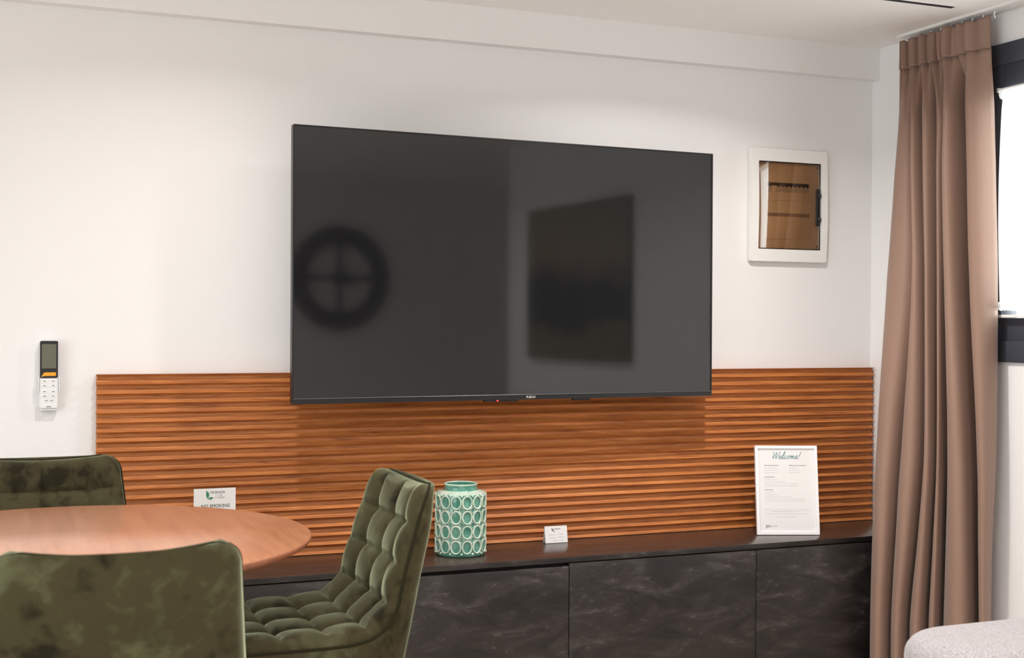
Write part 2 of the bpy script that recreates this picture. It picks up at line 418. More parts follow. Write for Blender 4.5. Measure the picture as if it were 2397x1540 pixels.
# ------------------------------------------------------------------ sideboard: units and worktop
SX = [.295, .955, 1.615, 2.275, 2.935]; SD = .326; STOP = .4824; TH = .0165
tag(obj('sideboard_worktop', B(SX[0], SX[-1], -SD, -.001, STOP - TH, STOP, bev=.0012), [M['worktop'], M['stone']]), 'long dark brown wood worktop along the top of the sideboard', 'worktop')
LBL = ['dark stone-look cabinet unit at the left end, partly hidden behind the round table',
       'dark stone-look cabinet unit behind the tufted chair, with a wider gap above its door',
       'dark stone-look cabinet unit below the small white card and right of the vase',
       'dark stone-look cabinet unit at the right end, partly hidden by the brown curtain']
for i in range(4):
    a, b = SX[i], SX[i + 1]
    if i == 1: LBL_i = LBL[1]
    t = thing('sideboard_cabinet', LBL[i], 'cabinet', ((a + b) / 2, -.16, .0), group='sideboard cabinet units under the worktop')
    cx, cy = (a + b) / 2, -.16
    bm = B(a - cx + .0004, b - cx - .0004, -SD + .024 - cy, -.003 - cy, .075, STOP - TH - .0004); obj('carcass', bm, M['lining'], t, False)
    gap = .0115 if i == 1 else .0035
    bm = B(a - cx + .0012, b - cx - .0012, -SD + .002 - cy, -SD + .021 - cy, .08, STOP - TH - gap, bev=.001); obj('door', bm, M['stone'], t)
    bm = B(a - cx + .0004, b - cx - .0004, -SD + .06 - cy, -SD + .075 - cy, 0., .0745); obj('plinth', bm, M['lining'], t, False)

for f_ in bpy.data.objects['sideboard_worktop'].data.polygons:
    if f_.normal.y < -.6: f_.material_index = 1
# ------------------------------------------------------------------ television
TVW, TVH = 1.4218, .8027
tv = thing('television', 'large black flat television hanging on the white wall above the ribbed wood panel', 'television', (1.5057, -.160, 1.350), 0, rot=(-.0027, 0, .0432))
fo = rrect(TVW, TVH, .003, 2); fi = rrect(TVW - .008, TVH - .021, .002, 2, 0, .0065)
bm = slab_xz(bmesh.new(), fo, -.008, .014, fi); obj('bezel', bm, M['bezel'], tv, False)
bm = slab_xz(bmesh.new(), rrect(TVW - .0082, TVH - .0212, .002, 2, 0, .0065), -.0058, .010); obj('screen', bm, M['screen'], tv, False)
bm = bmesh.new(); tube(bm, [(-TVW / 2 + .004, -.0085, -TVH / 2 + .0155), (TVW / 2 - .003, -.0085, -TVH / 2 + .0155)], .0009, 6); obj('trim_line', bm, plain('dark_grey_trim', (.12, .12, .125), .35), tv)
bm = B(-.54, .54, .0145, .046, -.35, .22, bev=.012); obj('back_housing', bm, M['black'], tv)
bm = B(-.2, .2, .0465, .148, -.14, .12, bev=.003); obj('wall_bracket', bm, M['metalblack'], tv)
obj('maker_lettering', text_bm('FUEGO', .0095, (.046, -.0087, -TVH / 2 + .0045), .0003, sx=1.05), M['silver'], tv, False)
bm = B(-.105, .01, .004, .02, -TVH / 2 - .006, -TVH / 2 + .004, bev=.002); obj('sensor_pod', bm, M['black'], tv)
bm = bmesh.new(); sph(bm, (-.062, .0035, -TVH / 2 - .0015), .0032, 12); obj('standby_light', bm, M['led'], tv)
bm = B(.2, .262, .004, .02, -TVH / 2 - .007, -TVH / 2 + .004, bev=.003); obj('foot_socket', bm, M['black'], tv)

# ------------------------------------------------------------------ breaker box
eb = thing('breaker_box', 'white framed breaker box with smoky brown glass door, high beside the curtain', 'breaker box', (2.5965, 0., 1.604))
W_, H_ = .319, .398
def bulged_frame():
    bm = bmesh.new(); out = rrect(W_, H_, .008, 5); inn = rrect(.262, .307, .004, 5, .002, -.001)
    def yb(z): return -.021 - .007 * math.cos(z / H_ * PI)
    n = len(out)
    # subdivide straight runs so that the front bulges
    def dens(o):
        r = []
        for i in range(len(o)):
            a, b = o[i], o[(i + 1) % len(o)]; m = 10 if math.hypot(a[0] - b[0], a[1] - b[1]) > .1 else 1
            for k in range(m): r.append((a[0] + (b[0] - a[0]) * k / m, a[1] + (b[1] - a[1]) * k / m))
        return r
    O, I = dens(out), dens(inn); n = len(O)
    loops = []
    loops.append([bm.verts.new((x, -.001, z)) for x, z in O])
    loops.append([bm.verts.new((x, yb(z) + .006, z)) for x, z in O])
    loops.append([bm.verts.new((x * .986, yb(z), z * .988)) for x, z in O])
    loops.append([bm.verts.new((x, yb(z), z)) for x, z in I])
    loops.append([bm.verts.new((x, -.004, z)) for x, z in I])
    grid_faces(bm, loops, True); bmesh.ops.recalc_face_normals(bm, faces=bm.faces); return bm
obj('cover_frame', bulged_frame(), M['white'], eb)
bm = B(-.132, .134, -.006, -.0012, -.156, .154); obj('inner_panel', bm, M['inner'], eb, False)
bm = bmesh.new(); box(bm, -.088, .102, -.0085, -.006, .018, .108, .001); box(bm, -.088, .102, -.0085, -.006, -.118, -.018, .001)
obj('cover_plate', bm, M['inner'], eb)
for zz in (.066, -.045):
    pass
bm = B(-.085, .088, -.0098, -.0086, .070, .080); obj('breaker_slot', bm, M['slot'], eb, False)
bm = B(-.084, .092, -.0098, -.0086, -.038, -.026); obj('lower_slot', bm, plain('shaded_strip', (.36, .31, .25), .6), eb, False)
for k in range(10):
    x = -.082 + k * .0172
    if k == 1: continue
    bk_ = obj('breaker', B(x, x + .0158, -.0108, -.0086, .048, .069, bev=.0008), M['breaker'], eb)
    obj('toggle', B(x + .004, x + .012, -.0145, -.0109, .066, .0745, bev=.0008), M['black'], bk_)
bm = bmesh.new(); V = []
for a in range(25):
    z = -.1535 + .305 * a / 24
    V.append([bm.verts.new((.002 - .1295 + .259 * b / 24, -.0148 - .0050 * (1 - (b / 12 - 1) ** 2) - .0030 * (1 - (a / 12 - 1) ** 2), z)) for b in range(25)])
grid_faces(bm, V); gd = obj('glass_door', bm, M['smoke'], eb)
bm = slab_xz(bmesh.new(), rrect(.261, .306, .003, 5, .002, -.001), -.0172, -.0140, rrect(.254, .299, .002, 5, .002, -.001)); obj('door_edge', bm, M['black'], eb, False)
bm = bmesh.new(); box(bm, .112, .128, -.024, -.0173, -.068, .063, .004); sph(bm, (.122, -.024, .04), .008, 10); sph(bm, (.122, -.024, -.045), .008, 10); obj('latch', bm, M['black'], eb)
for zz in (.138, -.14):
    bm = bmesh.new(); sph(bm, (.119, -.0175, zz), .003, 8); obj('screw', bm, M['black'], eb)

# ------------------------------------------------------------------ air conditioner remote in its wall holder
rc_x, rc_z = .148, 1.033
hd = thing('remote_mount', 'slim white wall cradle holding the remote control left of the wood panel', 'holder', (rc_x, 0, rc_z))
bm = bmesh.new(); box(bm, -.024, .024, -.006, -.0005, -.093, .0, .002); box(bm, -.0285, -.0258, -.026, -.004, -.05, -.006, .001); box(bm, .0258, .0285, -.026, -.004, -.05, -.006, .001); box(bm, -.024, .024, -.022, -.004, -.1, -.0965, .001)
obj('cradle', bm, M['remote'], hd)
rm = thing('remote_control', 'white air conditioner remote with grey display and yellow sticker on the wall', 'remote control', (rc_x, -.0065, rc_z))
bm = slab_xz(bmesh.new(), rrect(.050, .191, .007, 5), -.018, 0.)
bmesh.ops.bevel(bm, geom=[e for e in bm.edges if all(abs(v.co.y + .018) < 1e-6 for v in e.verts)], offset=.0025, segments=2, affect='EDGES')
obj('body', bm, M['remote'], rm)
bm = slab_xz(bmesh.new(), rrect(.0475, .104, .004, 4, 0, .0425), -.0192, -.0175); dp = obj('display_surround', bm, M['black'], rm, False)
bm = slab_xz(bmesh.new(), rrect(.038, .068, .002, 3, 0, .0515), -.0197, -.0188); obj('display', bm, M['lcd'], dp, False)
bm = slab_xz(bmesh.new(), [(.0185, .0065), (-.012, .0065), (-.021, -.006), (-.012, -.0035), (.0185, -.0035)], -.0198, -.0190); obj('sticker', bm, M['yellow'], rm, False)
for r_ in range(5):
    for c_ in (-1, 1):
        z = -.018 - r_ * .0125 - (.004 if r_ > 1 else 0); x = c_ * .0115
        if r_ == 4: x = c_ * .007
        bb = obj('button', slab_xz(bmesh.new(), rrect(.017 if r_ < 4 else .010, .0095, .0025, 3, x, z), -.0190, -.0178), M['remote'], rm, False)
        obj('button_mark', B(x - .0035, x + .0035, -.0194, -.0189, z - .0009, z + .0009), M['mark'], bb, False)
bm = B(-.006, .006, -.0188, -.0179, -.0905, -.0885); obj('printed_mark', bm, M['mark'], rm, False)

# ------------------------------------------------------------------ vase
def vase():
    t = thing('vase', 'teal glazed ceramic vase with rows of raised oval rings on the sideboard', 'vase', (1.324, -.163, STOP + .0003))
    R = .0755
    prof = [(0, 0), (R - .004, 0), (R, .004), (R - .0005, .1), (R - .001, .186), (R - .003, .192), (.055, .196), (.051, .199), (.0495, .205), (.0505, .2115), (.0515, .2145), (.049, .216), (.0465, .213), (.046, .19), (.062, .17), (.066, .02), (0, .012)]
    bm = bmesh.new(); lathe(bm, prof, 84)
    nc, zr = 14, [.031, .0755, .120, .1645]; ph0 = -1.2
    def on(th, z, r): return Vector((r * math.cos(th), r * math.sin(th), z))
    n_light = []
    st = len(bm.faces)
    dth = 2 * PI / nc
    for i in range(nc):
        th = ph0 + i * dth
        for z in zr:
            pts = [on(th + .0145 / R * math.cos(a), z + .0190 * math.sin(a), R + .0012) for a in [2 * PI * k / 20 for k in range(20)]]
            tube(bm, pts, .0027, 6, closed=True)
        # diamonds between four rings, beads along rim and foot
        for z in (.053, .0975, .142):
            pts = [on(th + dth / 2 + .0085 / R * math.cos(a), z + .0105 * math.sin(a), R + .0006) for a in [2 * PI * k / 4 for k in range(4)]]
            tube(bm, [pts[0].lerp(pts[1], .0), pts[1], pts[2], pts[3]], .0016, 5, closed=True)
        sph(bm, on(th + dth / 2, .0105, R + .0015), .0042, 8); sph(bm, on(th + dth / 2, .184, R + .0008), .0038, 8)
    for v in (): pass
    bm.faces.ensure_lookup_table()
    for f in list(bm.faces)[st:]: f.material_index = 1
    for f in list(bm.faces)[:st]:
        c = f.calc_center_median(); rr = math.hypot(c.x, c.y)
        if c.z > .187 and c.z < .1945 and rr > .06: f.material_index = 1
        if c.z > .2112: f.material_index = 1
    bmesh.ops.recalc_face_normals(bm, faces=bm.faces)
    obj('vessel', bm, [M['glaze'], M['glazelight']], t)
vase()

# ------------------------------------------------------------------ small cards and signs
def leaf(bm, pts, y):
    q = catmull(pts + [pts[0]], 24)[:-1]
    slab_xz(bm, [(p[0], p[1]) for p in q], y - .0004, y); return bm
def logo(parent, cx, cz, s, y, mats):
    bm = bmesh.new(); leaf(bm, [(cx - .028 * s, cz + .010 * s), (cx - .021 * s, cz + .004 * s), (cx - .020 * s, cz - .006 * s), (cx - .024 * s, cz - .011 * s), (cx - .028 * s, cz - .003 * s)], y)
    leaf(bm, [(cx - .021 * s, cz - .0115 * s), (cx - .015 * s, cz - .0085 * s), (cx - .008 * s, cz - .011 * s), (cx - .015 * s, cz - .0145 * s)], y)
    tube(bm, catmull([(cx - .027 * s, y - .0002, cz - .002 * s), (cx - .024 * s, y - .0002, cz - .012 * s), (cx - .014 * s, y - .0002, cz - .0155 * s)], 8), .0007 * s, 4)
    obj('leaf_logo', bm, mats[0], parent, False)
    obj('printed_name', text_bm('MURADA', .0098 * s, (cx + .004 * s, y - .0003, cz + .0015 * s), .0002, sx=1.0), mats[1], parent, False)
    obj('script_name', script('Villas', .0115 * s, (cx + .008 * s, y - .0003, cz - .0125 * s), .0005 * s, .45), mats[2], parent)

ns = thing('no_smoking_sign', 'white no smoking card in a clear acrylic stand on the sideboard behind the table', 'sign', (.5875, -.15, STOP))
sw, sh = .119, .2360
bm = bmesh.new(); box(bm, -sw / 2, sw / 2, .0018, .003, .003, sh); box(bm, -sw / 2, sw / 2, -.028, .028, .0005, .003); obj('acrylic_stand', bm, M['acrylic'], ns, False)
cd = obj('card', B(-sw / 2 + .001, sw / 2 - .001, -.0010, .0016, .004, sh - .007), M['paper'], ns, False)
logo(ns, .004, sh - .0225, 1.0, -.0011, (M['leaf'], M['mark'], M['softmark']))
obj('printed_words', text_bm('NO SMOKING', .0128, (.002, -.0014, sh - .0605), .0002, sx=1.0), M['darkmark'], ns, False)

def bars(spec, y, th=.0011, h=.0016):
    """rows of short printed word marks too small to read: (x0, x1, z)"""
    bm = bmesh.new()
    for x0, x1, z in spec:
        x = x0
        while x < x1 - .002:
            l = min(random.uniform(.004, .012), x1 - x); box(bm, x, x + l, y - .0003, y, z - h / 2, z + h / 2); x += l + .0014
    return bm
sc = thing('small_card', 'small white tent card standing right of the vase on the sideboard', 'card', (1.6775, -.0905, STOP + .0007), rz=-.03)
cw, ch = .077, .0535; tilt = .20
bm = bmesh.new()
box(bm, -cw / 2, cw / 2, -.0008, .0, 0, ch)
front = obj('front_panel', bm, M['paper'], sc, False); front.rotation_euler = (-tilt, 0, 0)
bk = obj('rear_panel', B(-cw / 2, cw / 2, -.0006, 0., -ch * 1.0, 0.), M['paper'], sc, False); bk.location = (0, ch * math.sin(tilt), ch * math.cos(tilt) - .0002); bk.rotation_euler = (tilt * 1.1, 0, 0)
bm = bmesh.new(); leaf(bm, [(-.016, ch - .007), (-.010, ch - .010), (-.008, ch - .0165), (-.014, ch - .0135)], -.0009); tube(bm, [(-.011, -.0011, ch - .0155), (-.004, -.0011, ch - .0185)], .0008, 4)
lg = obj('leaf_logo', bm, M['mark'], front, False)
obj('printed_name', text_bm('MURADA', .0058, (.004, -.0011, ch - .0115), .0002), M['mark'], front, False)
obj('printed_lines', bars([(-.026, -.004, .026), (.008, .024, .0275), (-.024, -.002, .0165), (.008, .03, .0175), (-.014, .004, .0075), (.01, .026, .008)], -.0009, h=.0022), M['softmark'], front, False)

wf = thing('welcome_frame', 'white framed welcome notice leaning on the sideboard near the curtain', 'picture frame', (2.471, -.2125, STOP + .0008), rz=-.3457)
fw, fh = .211, .297; lean = math.radians(9)
def leanbm(bm):
    R = Matrix.Rotation(-lean, 4, 'X')
    for v in bm.verts: v.co = R @ v.co
    return bm
bm = slab_xz(bmesh.new(), rrect(fw, fh, .001, 1, 0, fh / 2), -.006, .008, rrect(fw - .019, fh - .019, .0008, 1, 0, fh / 2)); obj('frame', leanbm(bm), M['framewhite'], wf, False)
bm = B(-fw / 2 + .008, fw / 2 - .008, .001, .007, .008, fh - .008); obj('backing_board', leanbm(bm), M['black'], wf, False)
bm = B(-fw / 2 + .0092, fw / 2 - .0092, -.001, .0008, .0092, fh - .0092); obj('printed_sheet', leanbm(bm), M['paper'], wf, False)
yy = -.0011
obj('script_heading', leanbm(script('Welcome!', .0225, (-.001, yy - .0004, fh - .044), .00085, .32)), M['teal'], wf)
L, R_ = -.0825, .0825
def X(u): return L - .008 + u * .181
def Z(v): return fh - .0095 - v * .278
for q in [(X(.09), X(.36), Z(.205)), (X(.55), X(.88), Z(.205)), (X(.09), X(.28), Z(.345)), (X(.09), X(.235), Z(.50))]:
    obj('printed_heading', leanbm(bars([q], yy, h=.0024)), plain('mid_grey_print', (.30, .30, .31), .6), wf, False)
body = [[(X(.09), X(.33), Z(.235)), (X(.09), X(.35), Z(.262)), (X(.09), X(.32), Z(.29))], [(X(.55), X(.72), Z(.235)), (X(.55), X(.76), Z(.262)), (X(.55), X(.75), Z(.29))],
        [(X(.09), X(.33), Z(.375)), (X(.09), X(.5), Z(.40)), (X(.09), X(.72), Z(.425)), (X(.09), X(.72), Z(.45))],
        [(X(.09), X(.28), Z(.53)), (X(.09), X(.36), Z(.555)), (X(.09), X(.58), Z(.58)), (X(.09), X(.84), Z(.605)), (X(.09), X(.84), Z(.63))],
        [(X(.09), X(.90), Z(.735)), (X(.2), X(.78), Z(.757)), (X(.09), X(.90), Z(.785)), (X(.3), X(.66), Z(.82))]]
for q in body: obj('printed_paragraph', leanbm(bars(q, yy, h=.0015)), M['softmark'], wf, False)
obj('printed_logo', leanbm(text_bm('po', .0155, (X(.13), yy - .0002, Z(.945)), .0002, sx=.95)), M['darkmark'], wf, False)
obj('logo_marks', leanbm(bars([(X(.185), X(.30), Z(.932))], yy, h=.0045)), M['softmark'], wf, False)
bm = bmesh.new(); box(bm, -.028, .028, .012, .0135, .012, .215)
for v in bm.verts: v.co.y += .058 * (1 - v.co.z / .215)
obj('easel_back', leanbm(bm), M['paper'], wf, False)

# ------------------------------------------------------------------ round table
TX, TY, TR = .1525, -1.126, .472
tb = thing('round_table', 'round walnut-topped dining table between the green velvet chairs', 'table', (TX, TY, 0))
bm = bmesh.new(); lathe(bm, [(0, .7495), (TR - .002, .7495), (TR, .748)], 128); top = lathe(bm, [(TR, .748), (TR + .0003, .745), (TR - .004, .738), (TR - .022, .7305), (0, .7305)], 128)
bmesh.ops.remove_doubles(bm, verts=bm.verts, dist=1e-5)
for f in bm.faces: f.material_index = 0 if f.calc_center_median().z > .7488 else 1
bmesh.ops.recalc_face_normals(bm, faces=bm.faces)
obj('tabletop', bm, [M['table'], M['edge']], tb)
bm = bmesh.new(); lathe(bm, [(0, .7303), (.16, .7303), (.16, .722), (.04, .715), (.035, .66), (.035, .06), (.0, .06)], 40); bmesh.ops.recalc_face_normals(bm, faces=bm.faces); obj('pedestal', bm, M['metalblack'], tb)
bm = bmesh.new(); lathe(bm, [(0, .0), (.235, .0), (.235, .010), (.06, .03), (.036, .06), (0, .06)], 56); bmesh.ops.recalc_face_normals(bm, faces=bm.faces); obj('base', bm, M['metalblack'], tb)

# ------------------------------------------------------------------ tufted velvet chairs
PROF = [(.236, .490), (.231, .517), (.214, .533), (.18, .5405), (.08, .541), (-.02, .541), (-.075, .543), (-.112, .548), (-.140, .559), (-.165, .578), (-.183, .612), (-.193, .655), (-.207, .705), (-.228, .774), (-.246, .823), (-.260, .855)]
def chair_build():
    t = thing('dining_chair', '', 'chair')
    NS, NT = 132, 72
    C = catmull([(0, f, z) for f, z in PROF], 600)
    cum = [0.]
    for a, b in zip(C, C[1:]): cum.append(cum[-1] + (b - a).length)
    Ltot = cum[-1]
    def at(s):
        lo = min(max(int(np.searchsorted(cum, s)), 1), len(cum) - 1)
        k = (s - cum[lo - 1]) / max(1e-9, cum[lo] - cum[lo - 1]); p = C[lo - 1].lerp(C[lo], min(max(k, 0), 1))
        a, b = C[max(lo - 5, 0)], C[min(lo + 5, len(C) - 1)]; d = (b - a).normalized()
        nrm = Vector((0, -d.z, d.y)) * -1
        # normal towards the sitter: up on the seat, forward on the back
        nrm = Vector((0, d.z, -d.y))
        if nrm.z < 0 and abs(nrm.z) > abs(nrm.y): nrm = -nrm
        return p, nrm
    def s_of_z(z):
        for i in range(len(C) - 1, 0, -1):
            if C[i].y < -.15 and C[i].z <= z: return cum[i]
    def s_of_f(f):
        for i in range(len(C)):
            if C[i].z > .525 and C[i].y <= f: return cum[i]
    sj = s_of_f(-.128)
    rows = [s_of_f(.150), s_of_f(.052), s_of_f(-.045), sj, s_of_z(.607), s_of_z(.690), s_of_z(.770)]
    def halfw(s):
        if s > sj:
            u = (s - sj) / (Ltot - sj); w = .212 - .032 * u; r = .044; d = Ltot - s
        else:
            u = (sj - s) / sj; w = .212 - .012 * u; r = .075; d = s
        if d < r: w = w - r + math.sqrt(max(0, r * r - (r - d) ** 2))
        return max(w, .004)
    def wfull(s):
        return .212 - .032 * (s - sj) / (Ltot - sj) if s > sj else .212 - .012 * (sj - s) / sj
    def wrap(s):  # how far the middle is set back from the edges
        u = max(0., (s - sj) / (Ltot - sj)); return .006 + .020 * min(1, u * 1.3) * (1 if u > 0 else 0)
    def topdip(s, tt): # top edge dips slightly in the middle
        u = max(0., (s - sj) / (Ltot - sj)); return -.005 * u * u * (1 - tt * tt)
    cols = (-.108, 0., .108)
    def pad_h(s, x, hw):
        de = min(hw - abs(x), s, Ltot - s) ; de = max(de, 0)
        e = min(de / .030, 1); base = .026 * math.sqrt(max(0, 1 - (1 - e) ** 2))
        dc = min(abs(x - c) for c in cols); dr = min(abs(s - r) for r in rows)
        fade = min(1, max(0, (de - .006) / .03))
        f1 = 1 - math.exp(-(dc / .0065)); f2 = 1 - math.exp(-(dr / .0065))
        q = math.hypot(dc, dr); but = .0065 * math.exp(-(q / .017) ** 2)
        puff = .0060 * math.sin(min(dc / .054, 1) * PI / 2) * math.sin(min(dr / .046, 1) * PI / 2)
        return base + fade * (puff - .0090 * (1 - f1 * f2) - but)
    def spoint(s, x, hw, h):
        p, n = at(s); tt = x / wfull(s)
        return Vector((x, p.y, p.z + topdip(s, tt))) + n * (h - wrap(s) * (1 - min(1, tt * tt)))
    ss = []
    for i in range(NS + 1):
        u = i / NS; ss.append(Ltot * (u - .030 * math.sin(2 * PI * u) / PI * .9))
    def tpar(j):
        u = j / NT * 2 - 1; return math.sin(u * PI / 2) * .35 + u * .65
    def sheet(s0, s1, name, mat):
        bm = bmesh.new(); V = []; idx = [i for i in range(NS + 1) if s0 - 1e-6 <= ss[i] <= s1 + 1e-6]
        S_ = [ss[i] for i in idx]
        for s in S_:
            hw = halfw(s); V.append([bm.verts.new(spoint(s, tpar(j) * hw, hw, pad_h(s, tpar(j) * hw, hw) - .004)) for j in range(NT + 1)])
        grid_faces(bm, V)
        Bk = []
        for s in S_:
            hw = halfw(s); Bk.append([bm.verts.new(spoint(s, tpar(j) * hw, hw, -.006)) for j in range(0, NT + 1, NT // 8)])
        for i in range(len(Bk) - 1):
            for j in range(8): bm.faces.new((Bk[i][j], Bk[i + 1][j], Bk[i + 1][j + 1], Bk[i][j + 1]))
            bm.faces.new((V[i][0], V[i + 1][0], Bk[i + 1][0], Bk[i][0])); bm.faces.new((V[i][-1], Bk[i][-1], Bk[i + 1][-1], V[i + 1][-1]))
        bm.faces.new(V[0] + Bk[0][::-1]); bm.faces.new(V[-1][::-1] + Bk[-1])
        bmesh.ops.recalc_face_normals(bm, faces=bm.faces)
        return obj(name, bm, mat, t)
    js = min(range(NS + 1), key=lambda i: abs(ss[i] - sj)); sj2 = ss[js]
    sheet(0, sj2, 'seat', M['velvet']); sheet(sj2, Ltot, 'backrest', M['velvet'])
    # outer shell: rear of the back flowing under the seat
    su = s_of_z(.607)
    OUT = [(0, .234, .487), (.10 * sj, .217, .452), (.25 * sj, .165, .428), (.5 * sj, .04, .420), (.72 * sj, -.07, .421), (.86 * sj, -.150, .432), (.95 * sj, -.190, .462), (sj, -.206, .505),
           (su, -.224, .592), (s_of_z(.690), -.243, .682), (s_of_z(.770), -.262, .768), (Ltot * .965, -.270, .832), (Ltot, -.273, .857)]
    oq = catmull([(0, f, z) for _, f, z in OUT], 12 * 20 + 1)
    def outer(s):
        for i in range(len(OUT) - 1):
            if s <= OUT[i + 1][0] or i == len(OUT) - 2:
                k = min(1, max(0, (s - OUT[i][0]) / (OUT[i + 1][0] - OUT[i][0]))); u = (i + k) * 20
                a = int(min(u, len(oq) - 2)); return oq[a].lerp(oq[a + 1], u - a)
    bm = bmesh.new(); V = []
    for s in ss[::2]:
        hw = halfw(s) + .0012; ring = []; q = outer(s)
        NTs = 40; ee = min(1, min(s, Ltot - s) / .012); ee = math.sqrt(1 - (1 - ee) ** 2)
        for j in range(NTs + 1):
            u = j / NTs * 2 - 1; x = hw * (math.sin(u * PI / 2) * .75 + u * .25); rim = 1 - abs(x) / hw; tt = min(1, abs(x) / wfull(s))
            k = math.sqrt(max(0, 1 - (1 - min(1, rim / .12)) ** 2)) * ee
            p0 = spoint(s, x, hw, -.005)
            p1 = Vector((x * .985, q.y, q.z + topdip(s, tt)))
            uu = max(0, (s - sj) / (Ltot - sj)); p1.y -= .026 * min(1, uu * 1.5) * (1 - tt * tt)
            ring.append(bm.verts.new(p0.lerp(p1, k)))
        V.append(ring)
    grid_faces(bm, V); bmesh.ops.recalc_face_normals(bm, faces=bm.faces)
    sh = obj('outer_shell', bm, M['velvet'], t)
    md = sh.modifiers.new('thick', 'SOLIDIFY'); md.thickness = .002; md.offset = 0
    loop = [spoint(s, halfw(s), halfw(s), -.004) for s in ss[::2]]
    hw = halfw(Ltot); loop += [spoint(Ltot, hw * (1 - 2 * k / 12), hw, -.004) for k in range(1, 12)]
    loop += [spoint(s, -halfw(s), halfw(s), -.004) for s in ss[::2][::-1]]
    hw = halfw(0); loop += [spoint(0, -hw * (1 - 2 * k / 8), hw, -.004) for k in range(1, 8)]
    bm = bmesh.new(); tube(bm, loop, .0036, 8, closed=True); obj('piping', bm, M['piping'], t)
    bm = bmesh.new()
    for a, b in (((-.14, .13), (.14, -.10)), ((.14, .13), (-.14, -.10))): tube(bm, [(a[0], a[1], .408), (b[0], b[1], .408)], .011, 8)
    box(bm, -.09, .09, -.07, .09, .410, .4195, .002); obj('underframe', bm, M['metalblack'], t)
    for sx, fy, ex, ey in ((-1, .13, -.175, .165), (1, .13, .175, .165), (-1, -.10, -.175, -.185), (1, -.10, .175, -.185)):
        bm = bmesh.new(); tube(bm, [(sx * .14, fy, .424), (ex, ey, .0)], [.013, .0085], 10); obj('leg', bm, M['metalblack'], t)
    return t
def dup(root, loc, rz, label):
    r = root.copy(); COL.objects.link(r); r.location = loc; r.rotation_euler = (0, 0, rz); r['label'] = label
    for ch in list(root.children):
        c = ch.copy(); COL.objects.link(c); c.parent = r
        for g in ch.children:
            q = g.copy(); COL.objects.link(q); q.parent = c
    return r
GC = 'green velvet chairs around the round table'
c1 = chair_build(); c1['group'] = GC
c1.location = (.582, -1.130, 0); c1.rotation_euler = (0, 0, PI / 2); c1['label'] = 'tufted olive green velvet chair seen from its side, in front of the sideboard and vase'
dup(c1, (.178, -1.567, 0), 0., 'olive green velvet chair nearest the camera, its smooth back turned to us')
dup(c1, (.116, -.735, 0), PI, 'olive green velvet chair behind the round table, its tufted backrest facing us')

# ------------------------------------------------------------------ brown curtain, track, sheer
ROWS = [
    (2.160, [(2.900, -0.250), (2.901, -0.296), (2.902, -0.350), (2.903, -0.391), (2.904, -0.432), (2.905, -0.520), (2.906, -0.658)]),
    (2.101, [(2.898, -0.253), (2.899, -0.300), (2.900, -0.353), (2.902, -0.394), (2.903, -0.436), (2.904, -0.524), (2.905, -0.661)]),
    (1.904, [(2.870, -0.266), (2.876, -0.350), (2.882, -0.388), (2.888, -0.447), (2.893, -0.503), (2.900, -0.566), (2.905, -0.665)]),
    (1.694, [(2.840, -0.277), (2.852, -0.374), (2.863, -0.415), (2.874, -0.465), (2.883, -0.501), (2.895, -0.578), (2.905, -0.675)]),
    (1.343, [(2.793, -0.299), (2.813, -0.417), (2.833, -0.462), (2.851, -0.492), (2.867, -0.516), (2.888, -0.592), (2.905, -0.690)]),
    (0.783, [(2.723, -0.344), (2.756, -0.422), (2.789, -0.501), (2.818, -0.528), (2.843, -0.540), (2.878, -0.631), (2.905, -0.694)]),
    (0.503, [(2.694, -0.364), (2.732, -0.427), (2.770, -0.488), (2.804, -0.523), (2.833, -0.543), (2.873, -0.641), (2.905, -0.683)]),
    (0.224, [(2.690, -0.362), (2.729, -0.412), (2.767, -0.455), (2.802, -0.505), (2.832, -0.536), (2.873, -0.649), (2.905, -0.679)]),
    (0.000, [(2.690, -0.362), (2.729, -0.410), (2.767, -0.450), (2.802, -0.500), (2.832, -0.534), (2.873, -0.652), (2.905, -0.675)])]
def valleys(z):
    k = len(ROWS) - 2
    for i in range(len(ROWS) - 1):
        if z >= ROWS[i + 1][0]: k = i; break
    (z1, a), (z0, b) = ROWS[k], ROWS[k + 1]
    t = min(max((z1 - z) / (z1 - z0), 0), 1)
    pa = ROWS[max(k - 1, 0)][1]; pb = ROWS[min(k + 2, len(ROWS) - 1)][1]
    out = []
    for p0, p1, p2, p3 in zip(pa, a, b, pb):
        out.append(tuple(.5 * (2 * q1 + (q2 - q0) * t + (2 * q0 - 5 * q1 + 4 * q2 - q3) * t * t + (3 * q1 - q0 - 3 * q2 + q3) * t ** 3) * (1 if 0 < k < len(ROWS) - 2 else 0) + (0 if 0 < k < len(ROWS) - 2 else q1 + (q2 - q1) * t) for q0, q1, q2, q3 in zip(p0, p1, p2, p3)))
    return out
VD = [0., .018, .026, .034, .034, .058, .0]
AMP = [(.030, .050), (.050, .046), (.052, .050), (.046, .050), (.075, .080), (.062, .052)]   # fold depth high up and low down
FROM = [1.0, .75, .9, .8, .9, 1.0]
